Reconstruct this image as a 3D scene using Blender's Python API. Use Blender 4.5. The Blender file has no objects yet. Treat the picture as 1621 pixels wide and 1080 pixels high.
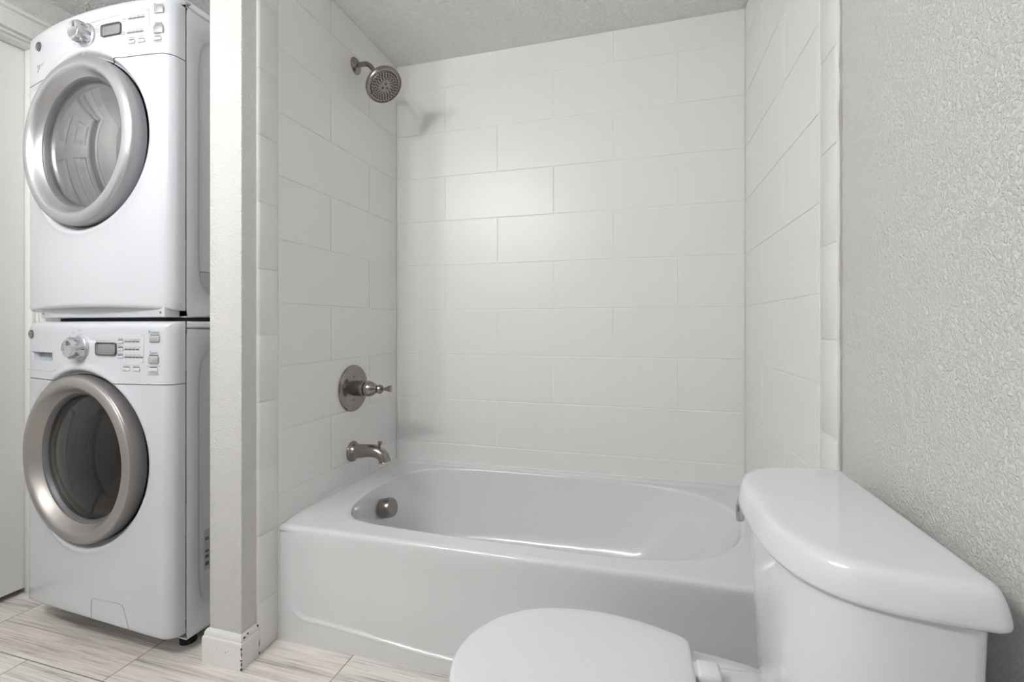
import bpy, bmesh, math, random
from mathutils import Vector, Matrix
random.seed(7)
C = bpy.context.scene.collection
PI = math.pi

# ------------------------------------------------------------------ camera, light, exposure
cam_d = bpy.data.cameras.new('camera'); cam = bpy.data.objects.new('camera', cam_d); C.objects.link(cam)
cam.location = (1.129, -1.9715, 1.01); cam.rotation_euler = (PI/2, 0, 0.2747)
cam_d.sensor_width = 36.0; cam_d.sensor_fit = 'HORIZONTAL'
cam_d.lens = 729.08/1621*36; cam_d.shift_y = -24.92/1621; cam_d.clip_start = 0.02
bpy.context.scene.camera = cam
vs = bpy.context.scene.view_settings
vs.view_transform = 'Standard'; vs.look = 'None'; vs.gamma = 1; vs.use_curve_mapping = False
vs.exposure = -0.27
W = bpy.data.worlds.new('world'); bpy.context.scene.world = W; W.use_nodes = True
W.node_tree.nodes['Background'].inputs[0].default_value = (1, 1, 1, 1)
W.node_tree.nodes['Background'].inputs[1].default_value = 0.25     # soft white fill added behind the open doorway
BULB, UP = 290.0, 700.0                                              # glow of each vanity globe and of the ceiling-lighting disc added to it

# ------------------------------------------------------------------ dimensions
WX = 1.5177        # tiled alcove width
CEIL = 2.245
PART = (-0.128, -0.008, -0.880)   # partition: left face, right face, end
ROOM_L, ROOM_R, ROOM_B = -1.05, 1.526, -2.36

# ------------------------------------------------------------------ materials
def mat(name, col, rough=.5, metal=0., spec=.5, coat=0., bump=None, emit=None, coat_rough=.05):
    m = bpy.data.materials.new(name); m.use_nodes = True
    nt = m.node_tree; b = nt.nodes['Principled BSDF']
    b.inputs['Base Color'].default_value = (*col, 1); b.inputs['Roughness'].default_value = rough
    b.inputs['Metallic'].default_value = metal; b.inputs['Specular IOR Level'].default_value = spec
    b.inputs['Coat Weight'].default_value = coat; b.inputs['Coat Roughness'].default_value = coat_rough
    if emit: b.inputs['Emission Color'].default_value = (*emit[0], 1); b.inputs['Emission Strength'].default_value = emit[1]
    if bump:
        scale, strength, dist, detail = bump
        tc = nt.nodes.new('ShaderNodeTexCoord'); n = nt.nodes.new('ShaderNodeTexNoise'); bp = nt.nodes.new('ShaderNodeBump')
        n.inputs['Scale'].default_value = scale; n.inputs['Detail'].default_value = detail
        bp.inputs['Strength'].default_value = strength; bp.inputs['Distance'].default_value = dist
        nt.links.new(tc.outputs['Object'], n.inputs['Vector']); nt.links.new(n.outputs[0], bp.inputs['Height'])
        nt.links.new(bp.outputs[0], b.inputs['Normal'])
    return m

def srgb(r, g, b):
    f = lambda c: (c/255/12.92 if c/255 <= .04045 else ((c/255+.055)/1.055)**2.4)
    return (f(r), f(g), f(b))

def painted(name, col, scale=120, dist=.0022, rough=.55):
    """orange-peel sprayed wall paint"""
    m = mat(name, col, rough, spec=.35); nt = m.node_tree; b = nt.nodes['Principled BSDF']
    tc = nt.nodes.new('ShaderNodeTexCoord')
    n1 = nt.nodes.new('ShaderNodeTexNoise'); n1.inputs['Scale'].default_value = scale; n1.inputs['Detail'].default_value = 3
    n1.inputs['Roughness'].default_value = .55; n1.inputs['Distortion'].default_value = .6
    r = nt.nodes.new('ShaderNodeMapRange'); r.interpolation_type = 'SMOOTHSTEP'
    r.inputs['From Min'].default_value = .40; r.inputs['From Max'].default_value = .66
    bp = nt.nodes.new('ShaderNodeBump'); bp.inputs['Strength'].default_value = .75; bp.inputs['Distance'].default_value = dist
    nt.links.new(tc.outputs['Object'], n1.inputs['Vector']); nt.links.new(n1.outputs[0], r.inputs['Value'])
    nt.links.new(r.outputs[0], bp.inputs['Height']); nt.links.new(bp.outputs[0], b.inputs['Normal'])
    return m

def tile_mat():
    m = mat('glazed wall tile', (.87, .868, .862), .33, spec=.5); nt = m.node_tree; b = nt.nodes['Principled BSDF']
    tc = nt.nodes.new('ShaderNodeTexCoord')
    n = nt.nodes.new('ShaderNodeTexNoise'); n.inputs['Scale'].default_value = 330; n.inputs['Detail'].default_value = 2
    n2 = nt.nodes.new('ShaderNodeTexNoise'); n2.inputs['Scale'].default_value = 9; n2.inputs['Detail'].default_value = 1
    add = nt.nodes.new('ShaderNodeMath'); add.operation = 'MULTIPLY_ADD'; add.inputs[1].default_value = 1.0
    bp = nt.nodes.new('ShaderNodeBump'); bp.inputs['Strength'].default_value = .5; bp.inputs['Distance'].default_value = .0006
    nt.links.new(tc.outputs['Object'], n.inputs['Vector']); nt.links.new(tc.outputs['Object'], n2.inputs['Vector'])
    nt.links.new(n2.outputs[0], add.inputs[0]); nt.links.new(n.outputs[0], add.inputs[2])
    nt.links.new(add.outputs[0], bp.inputs['Height']); nt.links.new(bp.outputs[0], b.inputs['Normal'])
    return m

def floor_mat():
    m = mat('vein-cut floor tile', (.6, .57, .53), .35); nt = m.node_tree; b = nt.nodes['Principled BSDF']; L = nt.links.new
    tc = nt.nodes.new('ShaderNodeTexCoord')
    def math_(op, a, bb=None, c=None):
        n = nt.nodes.new('ShaderNodeMath'); n.operation = op
        for i, v in enumerate((a, bb, c)):
            if v is None: continue
            if isinstance(v, (int, float)): n.inputs[i].default_value = v
            else: L(v, n.inputs[i])
        return n.outputs[0]
    sep = nt.nodes.new('ShaderNodeSeparateXYZ'); L(tc.outputs['Object'], sep.inputs[0])
    X, Y = sep.outputs[0], sep.outputs[1]
    TW, TH = .622, .3085
    row = math_('FLOOR', math_('DIVIDE', math_('ADD', Y, 1.03+TH*20), TH))
    odd = math_('MODULO', row, 2)
    # row index 20 (y above -1.03) has joints at -.343; the next rows are shifted by half a tile
    xs = math_('DIVIDE', math_('ADD', X, math_('ADD', .343+TW*20, math_('MULTIPLY', odd, TW*.5))), TW)
    ys = math_('DIVIDE', math_('ADD', Y, 1.03+TH*20), TH)
    fx = math_('FRACT', xs); fy = math_('FRACT', ys)
    dx = math_('MULTIPLY', math_('MINIMUM', fx, math_('SUBTRACT', 1, fx)), TW)
    dy = math_('MULTIPLY', math_('MINIMUM', fy, math_('SUBTRACT', 1, fy)), TH)
    d = math_('MINIMUM', dx, dy)
    grout = nt.nodes.new('ShaderNodeMapRange'); grout.inputs['From Min'].default_value = .0010; grout.inputs['From Max'].default_value = .0022
    L(d, grout.inputs['Value'])
    tid = math_('ADD', math_('MULTIPLY', math_('FLOOR', xs), 13.7), math_('MULTIPLY', row, 7.3))
    wn = nt.nodes.new('ShaderNodeTexWhiteNoise'); wn.noise_dimensions = '1D'; L(tid, wn.inputs['W'])
    off = math_('MULTIPLY', wn.outputs['Value'], 20)
    def streak(sx, sy, det, dist):
        cb = nt.nodes.new('ShaderNodeCombineXYZ')
        L(math_('MULTIPLY', X, sx), cb.inputs[0]); L(math_('MULTIPLY', math_('ADD', Y, off), sy), cb.inputs[1]); L(off, cb.inputs[2])
        n = nt.nodes.new('ShaderNodeTexNoise'); n.inputs['Scale'].default_value = 1; n.inputs['Detail'].default_value = det
        n.inputs['Roughness'].default_value = .65; n.inputs['Distortion'].default_value = dist
        L(cb.outputs[0], n.inputs['Vector']); return n.outputs[0]
    s1 = streak(1.6, 30, 5, .5); s2 = streak(5, 210, 6, .4)
    mixv = math_('ADD', math_('MULTIPLY', s1, .50), math_('MULTIPLY', s2, .50))
    ramp = nt.nodes.new('ShaderNodeValToRGB'); e = ramp.color_ramp.elements
    e[0].position = .36; e[0].color = (*srgb(158, 152, 145), 1); e[1].position = .66; e[1].color = (*srgb(248, 246, 243), 1)
    k = e.new(.47); k.color = (*srgb(218, 214, 209), 1); k2 = e.new(.55); k2.color = (*srgb(238, 235, 231), 1)
    L(mixv, ramp.inputs[0])
    wm = nt.nodes.new('ShaderNodeMix'); wm.data_type = 'RGBA'; wm.blend_type = 'MULTIPLY'; L(math_('POWER', wn.outputs['Value'], 1.6), wm.inputs['Factor'])
    L(ramp.outputs[0], wm.inputs[6]); wm.inputs[7].default_value = (.97, .935, .905, 1)
    mx = nt.nodes.new('ShaderNodeMix'); mx.data_type = 'RGBA'; L(grout.outputs[0], mx.inputs['Factor'])
    mx.inputs[6].default_value = (*srgb(128, 120, 113), 1); L(wm.outputs[2], mx.inputs[7])
    L(mx.outputs[2], b.inputs['Base Color'])
    bp = nt.nodes.new('ShaderNodeBump'); bp.inputs['Strength'].default_value = .5; bp.inputs['Distance'].default_value = .0012
    L(math_('ADD', grout.outputs[0], math_('MULTIPLY', s2, .25)), bp.inputs['Height']); L(bp.outputs[0], b.inputs['Normal'])
    return m

def glass_mat(name, tint, refl, body):
    """pane seen through and reflecting: fresnel mirror over a tinted see-through sheet"""
    m = bpy.data.materials.new(name); m.use_nodes = True; nt = m.node_tree; nt.nodes.clear()
    out = nt.nodes.new('ShaderNodeOutputMaterial'); mix = nt.nodes.new('ShaderNodeMixShader')
    tr = nt.nodes.new('ShaderNodeBsdfTransparent'); tr.inputs[0].default_value = (*tint, 1)
    df = nt.nodes.new('ShaderNodeBsdfDiffuse'); df.inputs[0].default_value = (*body[0], 1)
    m0 = nt.nodes.new('ShaderNodeMixShader'); m0.inputs[0].default_value = body[1]
    gl = nt.nodes.new('ShaderNodeBsdfGlossy'); gl.inputs['Roughness'].default_value = .03
    lw = nt.nodes.new('ShaderNodeFresnel'); lw.inputs[0].default_value = refl
    nt.links.new(tr.outputs[0], m0.inputs[1]); nt.links.new(df.outputs[0], m0.inputs[2])
    nt.links.new(lw.outputs[0], mix.inputs[0]); nt.links.new(m0.outputs[0], mix.inputs[1]); nt.links.new(gl.outputs[0], mix.inputs[2])
    nt.links.new(mix.outputs[0], out.inputs[0]); return m

def chipped(name, col):
    m = mat(name, col, .4); nt = m.node_tree; b = nt.nodes['Principled BSDF']
    tc = nt.nodes.new('ShaderNodeTexCoord'); n = nt.nodes.new('ShaderNodeTexNoise')
    n.inputs['Scale'].default_value = 60; n.inputs['Detail'].default_value = 3
    r = nt.nodes.new('ShaderNodeValToRGB'); r.color_ramp.interpolation = 'CONSTANT'
    r.color_ramp.elements[0].color = (*col, 1); e = r.color_ramp.elements[1]; e.position = .715; e.color = (.04, .035, .03, 1)
    nt.links.new(tc.outputs['Object'], n.inputs['Vector']); nt.links.new(n.outputs[0], r.inputs[0]); nt.links.new(r.outputs[0], b.inputs['Base Color'])
    return m

M = dict(
    paint=painted('sprayed wall paint', (.76, .76, .75), 200, .0025),
    ceil=painted('textured ceiling paint', (.95, .95, .945), 75, .005, .8),
    trim=mat('white trim paint', (.80, .80, .79), .38),
    base=chipped('chipped baseboard paint', (.80, .80, .79)),
    door=mat('white door paint', (.78, .78, .775), .4),
    tile=tile_mat(), grout=mat('white grout', (.90, .90, .895), .8, bump=(300, .4, .0005, 2)),
    caulk=mat('old grey caulk and edge shade', (.42, .41, .40), .8, bump=(160, .8, .002, 3)),
    caulk_white=mat('white caulk', (.84, .84, .83), .5),
    floor=floor_mat(),
    tub=mat('white tub enamel', (.76, .77, .785), .13, coat=.4),
    china=mat('white vitreous china', (.80, .81, .83), .08, coat=.5),
    seat=mat('white seat plastic', (.79, .80, .82), .22),
    nickel=mat('brushed nickel', (.29, .262, .245), .25, 1., bump=(700, .12, .0003, 1)),
    nickel_dark=mat('dark nozzle rubber', (.045, .04, .038), .5),
    chrome=mat('polished chrome', (.56, .56, .57), .08, 1.),
    white=mat('white front panel plastic', (.60, .625, .665), .2, coat=.3),
    cabinet=mat('lightened white cabinet enamel', (.85, .87, .90), .25, coat=.2),  # paler than the fronts, making up for light missing on the sides
    white_plastic=mat('white console plastic', (.60, .625, .665), .27),
    silver=mat('light silver door plastic', (.50, .50, .515), .30, .8, coat=.25, coat_rough=.12),
    pewter=mat('warm pewter door plastic', (.36, .34, .325),   .42, .75, coat=.25, coat_rough=.12),
    pewter_dark=mat('dark grey door side', (.22, .21, .21), .35, .5),
    silver_dark=mat('grey door side', (.40, .40, .415), .35, .5),
    dark=mat('black rubber and gap shade', (.012, .012, .013), .6),
    void=mat('dark cavity', (.02, .02, .022), .8),
    drum=mat('steel drum', (.35, .35, .36), .35, 1.),
    ink=mat('grey print', (.16, .16, .175), .6),
    ink_light=mat('pale grey print', (.40, .40, .42), .6),
    lcd=mat('grey display', (.23, .23, .235), .4), lcd_frame=mat('display frame', (.10, .10, .105), .4),
    knob=mat('silver knob', (.66, .67, .69), .18, .9), button=mat('silver button', (.55, .555, .57), .3, .6),
    glass_dryer=glass_mat('clear grey door glass', (.72, .72, .73), 3.2, ((.26, .26, .27), .35)),
    glass_washer=glass_mat('smoked door glass', (.30, .29, .285), 1.45, ((.05, .047, .045), .35)),
    up_disc=mat('glow added for the ceiling', (.9, .9, .9), .5, emit=((1.0, .985, .965), UP)),
    globe=mat('lit frosted globe', (.9, .9, .88), .4, emit=((1.0, .985, .965), BULB)),
)

# ------------------------------------------------------------------ mesh helpers
def link(name, me, m, parent=None, smooth=True, angle=40):
    o = bpy.data.objects.new(name, me); C.objects.link(o)
    if m is not None: me.materials.append(m)
    for p in me.polygons: p.use_smooth = smooth
    if smooth and angle: me.set_sharp_from_angle(angle=math.radians(angle))
    if parent is not None: o.parent = parent
    return o
def from_bm(name, bm, m, parent=None, smooth=True, angle=40, normals=True):
    if normals: bmesh.ops.recalc_face_normals(bm, faces=bm.faces)
    me = bpy.data.meshes.new(name); bm.to_mesh(me); bm.free()
    return link(name, me, m, parent, smooth, angle)
def tag(o, label=None, cat=None, group=None, kind=None):
    if label: o['label'] = label
    if cat: o['category'] = cat
    if group: o['group'] = group
    if kind: o['kind'] = kind
    return o
def thing(name, label, cat, loc=(0, 0, 0), rz=0., group=None):
    o = bpy.data.objects.new(name, None); C.objects.link(o); o.location = loc; o.rotation_euler = (0, 0, rz); o.empty_display_size = .05
    return tag(o, label, cat, group)
def structure(o, label, cat): return tag(o, label, cat, kind='structure')

def add_box(bm, x0, x1, y0, y1, z0, z1, bev=0., seg=2):
    t = bmesh.new(); bmesh.ops.create_cube(t, size=1)
    for v in t.verts: v.co = Vector(((x0+x1)/2+v.co.x*(x1-x0), (y0+y1)/2+v.co.y*(y1-y0), (z0+z1)/2+v.co.z*(z1-z0)))
    if bev: bmesh.ops.bevel(t, geom=t.edges[:], offset=bev, segments=seg, affect='EDGES', profile=.5)
    merge(bm, t)
def merge(bm, t):
    me = bpy.data.meshes.new('t'); t.to_mesh(me); t.free(); bm.from_mesh(me); bpy.data.meshes.remove(me)
def box(name, dims, m, parent=None, bev=.003, seg=2, angle=40):
    bm = bmesh.new(); add_box(bm, *dims, bev=bev, seg=seg); return from_bm(name, bm, m, parent, bev > 0, angle)
def add_loft(bm, secs, closed=True, cap0=False, cap1=False):
    rows = [[bm.verts.new(p) for p in s] for s in secs]; n = len(rows[0])
    for a, b in zip(rows, rows[1:]):
        for i in range(n if closed else n-1):
            j = (i+1) % n
            bm.faces.new((a[i], a[j], b[j], b[i]))
    if cap0: bm.faces.new(rows[0][::-1])
    if cap1: bm.faces.new(rows[-1])
    return rows
def frame(axis):
    a = Vector(axis).normalized(); u = a.orthogonal().normalized()
    if abs(a.z) < .9: u = (Vector((0, 0, 1)) - a*a.z).normalized()
    return a, u, a.cross(u)
def add_lathe(bm, prof, origin, axis, seg=48, cap0=True, cap1=True):
    """prof: list of (radius, distance along axis)"""
    a, u, v = frame(axis); o = Vector(origin)
    secs = [[o+a*h+(u*math.cos(2*PI*i/seg)+v*math.sin(2*PI*i/seg))*max(r, 1e-5) for i in range(seg)] for r, h in prof]
    add_loft(bm, secs, True, cap0, cap1)
def lathe(name, prof, origin, axis, m, parent=None, seg=48, angle=35, cap0=True, cap1=True):
    bm = bmesh.new(); add_lathe(bm, prof, origin, axis, seg, cap0, cap1); return from_bm(name, bm, m, parent, True, angle)
def catmull(pts, n, closed=False):
    out = []; P = [Vector(p) for p in pts]; k = len(P); segs = k if closed else k-1
    for s in range(segs):
        g = lambda i: P[i % k] if closed else P[max(0, min(k-1, i))]
        p0, p1, p2, p3 = g(s-1), g(s), g(s+1), g(s+2)
        for j in range(n):
            t = j/n
            out.append(.5*((2*p1)+(p2-p0)*t+(2*p0-5*p1+4*p2-p3)*t*t+(3*p1-p0-3*p2+p3)*t*t*t))
    if not closed: out.append(P[-1].copy())
    return out
def add_tube(bm, path, rad, seg=16, cap=True, side=None, squash=None):
    path = [Vector(p) for p in path]; secs = []; n = len(path); prev = None
    for i, p in enumerate(path):
        t = (path[min(i+1, n-1)]-path[max(i-1, 0)]).normalized()
        u = prev if prev is not None else (Vector(side) if side else t.orthogonal())
        u = (u-t*u.dot(t)).normalized(); prev = u; v = t.cross(u)
        r = rad[i] if isinstance(rad, (list, tuple)) else rad
        q = squash[i] if squash else 1.
        secs.append([p+u*math.cos(2*PI*k/seg)*r*q+v*math.sin(2*PI*k/seg)*r for k in range(seg)])
    add_loft(bm, secs, True, cap, cap)
def tube(name, path, rad, m, parent=None, seg=16, angle=40, **kw):
    bm = bmesh.new(); add_tube(bm, path, rad, seg, **kw); return from_bm(name, bm, m, parent, True, angle)
def smooth(e0, e1, x):
    t = max(0., min(1., (x-e0)/(e1-e0))); return t*t*(3-2*t)
def lerp(a, b, t): return a+(b-a)*t

# ------------------------------------------------------------------ the room shell
structure(box('floor', (-1.4, 1.7, ROOM_B-.1, .12, -.06, 0), M['floor'], bev=0), 'wood-look vein-cut tile floor of greige planks', 'floor')
structure(box('ceiling', (-1.4, 1.7, ROOM_B-.1, .12, CEIL, CEIL+.08), M['ceil'], bev=0), 'textured white ceiling above the tub and laundry', 'ceiling')
structure(box('wall_partition', (PART[0], PART[1], PART[2], .1, 0, CEIL), M['paint'], bev=.003), 'narrow textured wall end between dryer and tub', 'wall')
structure(box('wall_right', (ROOM_R, ROOM_R+.1, ROOM_B, .1, 0, CEIL), M['paint'], bev=0), 'textured off-white wall behind the toilet tank', 'wall')
structure(box('wall_back', (PART[1], ROOM_R, .008, .1, 0, CEIL), M['paint'], bev=0), 'wall carrying the back shower tiles', 'wall')
structure(box('wall_closet', (-1.17, PART[0], -.06, .1, 0, CEIL), M['paint'], bev=0), 'painted wall behind the stacked laundry pair', 'wall')
bm = bmesh.new()      # left wall with a doorway
DY0, DY1, DZ = -1.615, -.787, 2.068
add_box(bm, ROOM_L-.12, ROOM_L, ROOM_B, DY0, 0, CEIL); add_box(bm, ROOM_L-.12, ROOM_L, DY1, .1, 0, CEIL); add_box(bm, ROOM_L-.12, ROOM_L, DY0, DY1, DZ, CEIL); add_box(bm, ROOM_L-.16, ROOM_L-.1205, DY0-.1, DY1+.1, 0, CEIL)  # last box: unseen slab added behind the door to keep its gap dark
structure(from_bm('wall_left', bm, M['paint'], smooth=False), 'painted wall above the white door casing at far left', 'wall')
bm = bmesh.new()      # rear wall with the open doorway the picture is taken from
add_box(bm, -1.17, .62, ROOM_B-.1, ROOM_B, 0, CEIL); add_box(bm, .62, ROOM_R+.1, ROOM_B-.1, ROOM_B, 2.05, CEIL)
structure(from_bm('wall_rear', bm, M['paint'], smooth=False), 'painted wall behind the camera with an open doorway', 'wall')

# ------------------------------------------------------------------ tiled shower walls
ROW, Z0, TL = .206, 1.0814, .509
def add_tile(bm, P, u0, u1, v0, v1, bev=.0020, tilt=.00010):
    """P(u, v, n): world point; n = 0 at the tile face, negative into the wall"""
    g = .0016; u0 += g; u1 -= g; v0 += g; v1 -= g
    if u1-u0 < .004 or v1-v0 < .004: return
    tl = [random.uniform(-tilt, 0) for _ in range(4)]
    outer = [bm.verts.new(P(u, v, -.0034)) for u, v in ((u0, v0), (u1, v0), (u1, v1), (u0, v1))]
    mid = [bm.verts.new(P(u, v, -.0006+t)) for (u, v), t in zip(((u0+bev*.35, v0+bev*.35), (u1-bev*.35, v0+bev*.35), (u1-bev*.35, v1-bev*.35), (u0+bev*.35, v1-bev*.35)), tl)]
    inn = [bm.verts.new(P(u, v, t)) for (u, v), t in zip(((u0+bev, v0+bev), (u1-bev, v0+bev), (u1-bev, v1-bev), (u0+bev, v1-bev)), tl)]
    for a, b in ((outer, mid), (mid, inn)):
        for i in range(4): bm.faces.new((a[i], a[(i+1) % 4], b[(i+1) % 4], b[i]))
    bm.faces.new(inn)
def tiled(name, P, ua, ub, za, zb, even, odd, label):
    bm = bmesh.new(); lo = min(ua, ub); hi = max(ua, ub)
    for j in range(-6, 8):
        v0, v1 = max(za, Z0+ROW*j), min(zb, Z0+ROW*(j+1))
        if v1-v0 < .01: continue
        o = even if j % 2 == 0 else odd
        cuts = [lo]+sorted(o+TL*k for k in range(-5, 6) if lo+.01 < o+TL*k < hi-.01)+[hi]
        for c0, c1 in zip(cuts, cuts[1:]): add_tile(bm, P, c0, c1, v0, v1)
    o = from_bm(name, bm, M['tile'], smooth=False, normals=False)
    g = bmesh.new()
    g.faces.new([g.verts.new(P(u, v, -.0024)) for u, v in ((lo-.004, za), (hi+.004, za), (hi+.004, zb), (lo-.004, zb))])
    go = from_bm('grout_lines', g, M['grout'], o, smooth=False, normals=False)
    go['label'] = 'off-white grout joints'
    return structure(o, label, 'tiled wall')
TL_EDGE, TR_EDGE = -.747, -.777
tiled('wall_shower_back', lambda u, v, n: (u, -n, v), 0, WX, .30, CEIL, .2519, .2519+.2545, 'back shower wall of large white running-bond tiles')
tiled('wall_shower_left', lambda u, v, n: (n, u, v), TL_EDGE, 0, .30, CEIL, -.230, -.4845, 'left shower wall of white tiles carrying the fittings')
tiled('wall_shower_right', lambda u, v, n: (WX-n, u, v), TR_EDGE, 0, .30, CEIL, -.2503, -.5048, 'right shower wall of white tiles beside the painted wall')
def bullnose(name, x, sgn, y0, y1, label):
    """column of edge tiles; the free edge (y1) is rounded over"""
    bm = bmesh.new(); g = .0014; R = .008; zb = Z0-ROW*.5-ROW*5
    zs = [max(0., zb+ROW*k) for k in range(0, 13)]
    for a, b in zip(zs, zs[1:]):
        a2, b2 = a+g, min(b, CEIL)-g
        if b2-a2 < .02: continue
        prof = [(y0-g, -.0022), (y0-g-.0005, -.0006), (y0-g-.0016, 0)]
        for k in range(0, 7):
            t = k/6*PI/2; prof.append((y1+R-R*math.sin(t), -R+R*math.cos(t)))
        secs = []
        for zz, dn in ((a2, -.0018), (a2+.0006, -.0005), (a2+.0016, 0), (b2-.0016, 0), (b2-.0006, -.0005), (b2, -.0018)):
            secs.append([Vector((x+sgn*(n+dn), y, zz)) for y, n in prof])
        add_loft(bm, secs, closed=False)
    o = from_bm(name, bm, M['tile'], smooth=True, angle=50)
    bg = bmesh.new(); add_box(bg, min(x-sgn*.0079, x-sgn*.0022), max(x-sgn*.0079, x-sgn*.0022), y1+.0012, y0, 0, CEIL)
    from_bm('grout_lines', bg, M['grout'], o, smooth=False)
    return structure(o, label, 'tile trim')
bullnose('trim_1', 0, 1, TL_EDGE, -.826, 'narrow column of bullnose edge tiles left of the tub')
bullnose('trim_2', WX, -1, TR_EDGE, -.869, 'narrow column of bullnose edge tiles right of the tub')
bm = bmesh.new()  # line along the tile edge; its grey holds caulk and edge shadow
n = 60; pts = []
for i in range(n+1):
    z = .35+(CEIL-.35)*i/n; pts.append((ROOM_R-.0005, -.8725+random.uniform(-.0012, .0012), z))
add_tube(bm, pts, [.0032+random.uniform(-.0012, .0012) for _ in pts], 6)
structure(from_bm('trim_3', bm, M['caulk'], angle=80), 'ragged line of grey caulk and painted-in tile edge shadow beside the painted wall', 'caulk')

# baseboard wrapped round the partition end
def baseboard():
    prof = [(0, 0), (.014, 0), (.014, .070), (.0125, .076), (.010, .079), (.0095, .087), (.006, .094), (.002, .098), (0, .098)]
    bm = bmesh.new(); x0, x1, ye = PART
    path = [(x0, -.30, -1, 0), (x0, ye, -1, -1), (x1, ye, 1, -1), (x1, -.828, 1, 0)]
    secs = [[Vector((x+sx*d, y+sy*d, z)) for d, z in prof] for x, y, sx, sy in path]
    add_loft(bm, secs, True, True, True)
    bmesh.ops.bevel(bm, geom=[e for e in bm.edges if abs(e.verts[0].co.z-e.verts[1].co.z) > .03], offset=.0008, segments=1, affect='EDGES')
    o = from_bm('baseboard_partition', bm, M['base'], smooth=True, angle=25)
    ch = bmesh.new(); cx, cy = x1+.014, ye-.014     # paint knocked off the corner and the tile-side end
    random.seed(3)
    for z0, z1, r in ((.002, .010, .0030), (.014, .027, .0016), (.030, .034, .0026), (.041, .060, .0013), (.061, .069, .0021)):
        add_tube(ch, [(cx-.0004+random.uniform(-.0005, .0005), cy+.0004+random.uniform(-.0005, .0005), lerp(z0, z1, k/4)) for k in range(5)], [r*q for q in (.3, .9, 1.1, .8, .3)], 7)
    for y, z, ln, r in ((cy+.006, .0795, .004, .0016), (cy+.016, .0875, .007, .0028), (cy+.0285, .0925, .005, .0022)):
        add_tube(ch, [(cx-.0055+.0002*k, y+ln*(k/4-.5), z+random.uniform(-.0012, .0012)+ln*.2*(k/4-.5)) for k in range(5)], [r*q for q in (.3, .9, 1.1, .7, .3)], 7)
    for z0, z1, r in ((.004, .016, .0018), (.028, .052, .0013), (.078, .084, .0022), (.089, .096, .0026)):
        add_tube(ch, [(cx-.0003-(.006 if z0 > .07 else 0), -.8285, lerp(z0, z1, k/4)) for k in range(5)], [r*q for q in (.3, .9, 1.1, .8, .3)], 7)
    for x, z, r in ((x1-.035, .050, .0013), (x1-.075, .053, .0010)): add_lathe(ch, [(r*.9, -.0006), (r, 0), (r*.6, .0005)], (x, cy, z), (0, -1, 0), 7)
    c = from_bm('paint_chip', ch, M['void'], o, angle=60); c['label'] = 'dark chips where the white paint is knocked off'
    structure(o, 'chipped white baseboard wrapped round the partition end', 'baseboard')
baseboard()

# door and casing at far left
def door():
    root = thing('door_1', 'white panelled door with a gap below it, left of the washer', 'door', (ROOM_L-.06, (DY0+DY1)/2, 0)); root['kind'] = 'structure'
    w = (DY1-DY0)/2-.003; z0, z1 = .022, DZ-.012; X = 0
    bm = bmesh.new(); add_box(bm, -.035, -.012, -w, w, z0, z1)
    st, mu = .115, .10       # stiles and mullion
    rails = [(z0, z0+.22), (.80, .99), (1.62, 1.73), (z1-.12, z1)]
    for a, b in rails: add_box(bm, -.012, 0, -w, w, a, b)
    for a, b in ((-w, -w+st), (-mu/2, mu/2), (w-st, w)): add_box(bm, -.012, .0002, a, b, z0, z1)
    from_bm('door_leaf', bm, M['door'], root, smooth=False)
    for (za, zb) in ((rails[0][1], rails[1][0]), (rails[1][1], rails[2][0]), (rails[2][1], rails[3][0])):
        for (ya, yb) in ((-w+st, -mu/2), (mu/2, w-st)):
            pm = bmesh.new()
            secs = [[(X+d, y, z) for y, z in ((ya+i, za+i), (yb-i, za+i), (yb-i, zb-i), (ya+i, zb-i))] for i, d in ((0, -.001), (.008, -.010), (.022, -.0115), (.045, -.003), (.05, -.0025))]
            add_loft(pm, secs, True, False, True); from_bm('door_panel', pm, M['door'], root, smooth=False)
    k = lathe('door_knob', [(.028, 0), (.028, .006), (.011, .01), (.011, .03), (.022, .038), (.027, .05), (.02, .062), (.0, .064)], (0, -w+.06, .95), (1, 0, 0), M['nickel'], root)
    bm = bmesh.new()          # jambs and stops round the leaf
    j0, j1 = -(DY1-DY0)/2, (DY1-DY0)/2
    add_box(bm, -.058, .058, j0+.0005, j0+.0025, .0, DZ-.0005); add_box(bm, -.058, .058, j1-.0025, j1-.0005, .0, DZ-.0005); add_box(bm, -.058, .058, j0, j1, DZ-.0105, DZ-.0005)
    add_box(bm, .003, .045, j0, j1, DZ-.024, DZ-.010, .002); add_box(bm, .003, .045, j1-.014, j1-.002, 0, DZ-.01, .002)
    from_bm('door_jamb', bm, M['trim'], root, angle=30)
    # casing: two legs and a head with a stepped profile
    prof = [(0, 0), (0, .017), (.006, .020), (.052, .016), (.058, .012), (.066, .011), (.070, .022), (.082, .022), (.084, 0)]
    bm = bmesh.new()
    path = [(j0, 0., -1, 0), (j0, DZ, -1, 1), (j1, DZ, 1, 1), (j1, 0., 1, 0)]
    secs = [[Vector((.0605+t, y+sy*d, z+sz*d)) for d, t in prof] for y, z, sy, sz in path]
    add_loft(bm, secs, True, True, True); from_bm('door_casing', bm, M['trim'], root, angle=20)
door()

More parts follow.
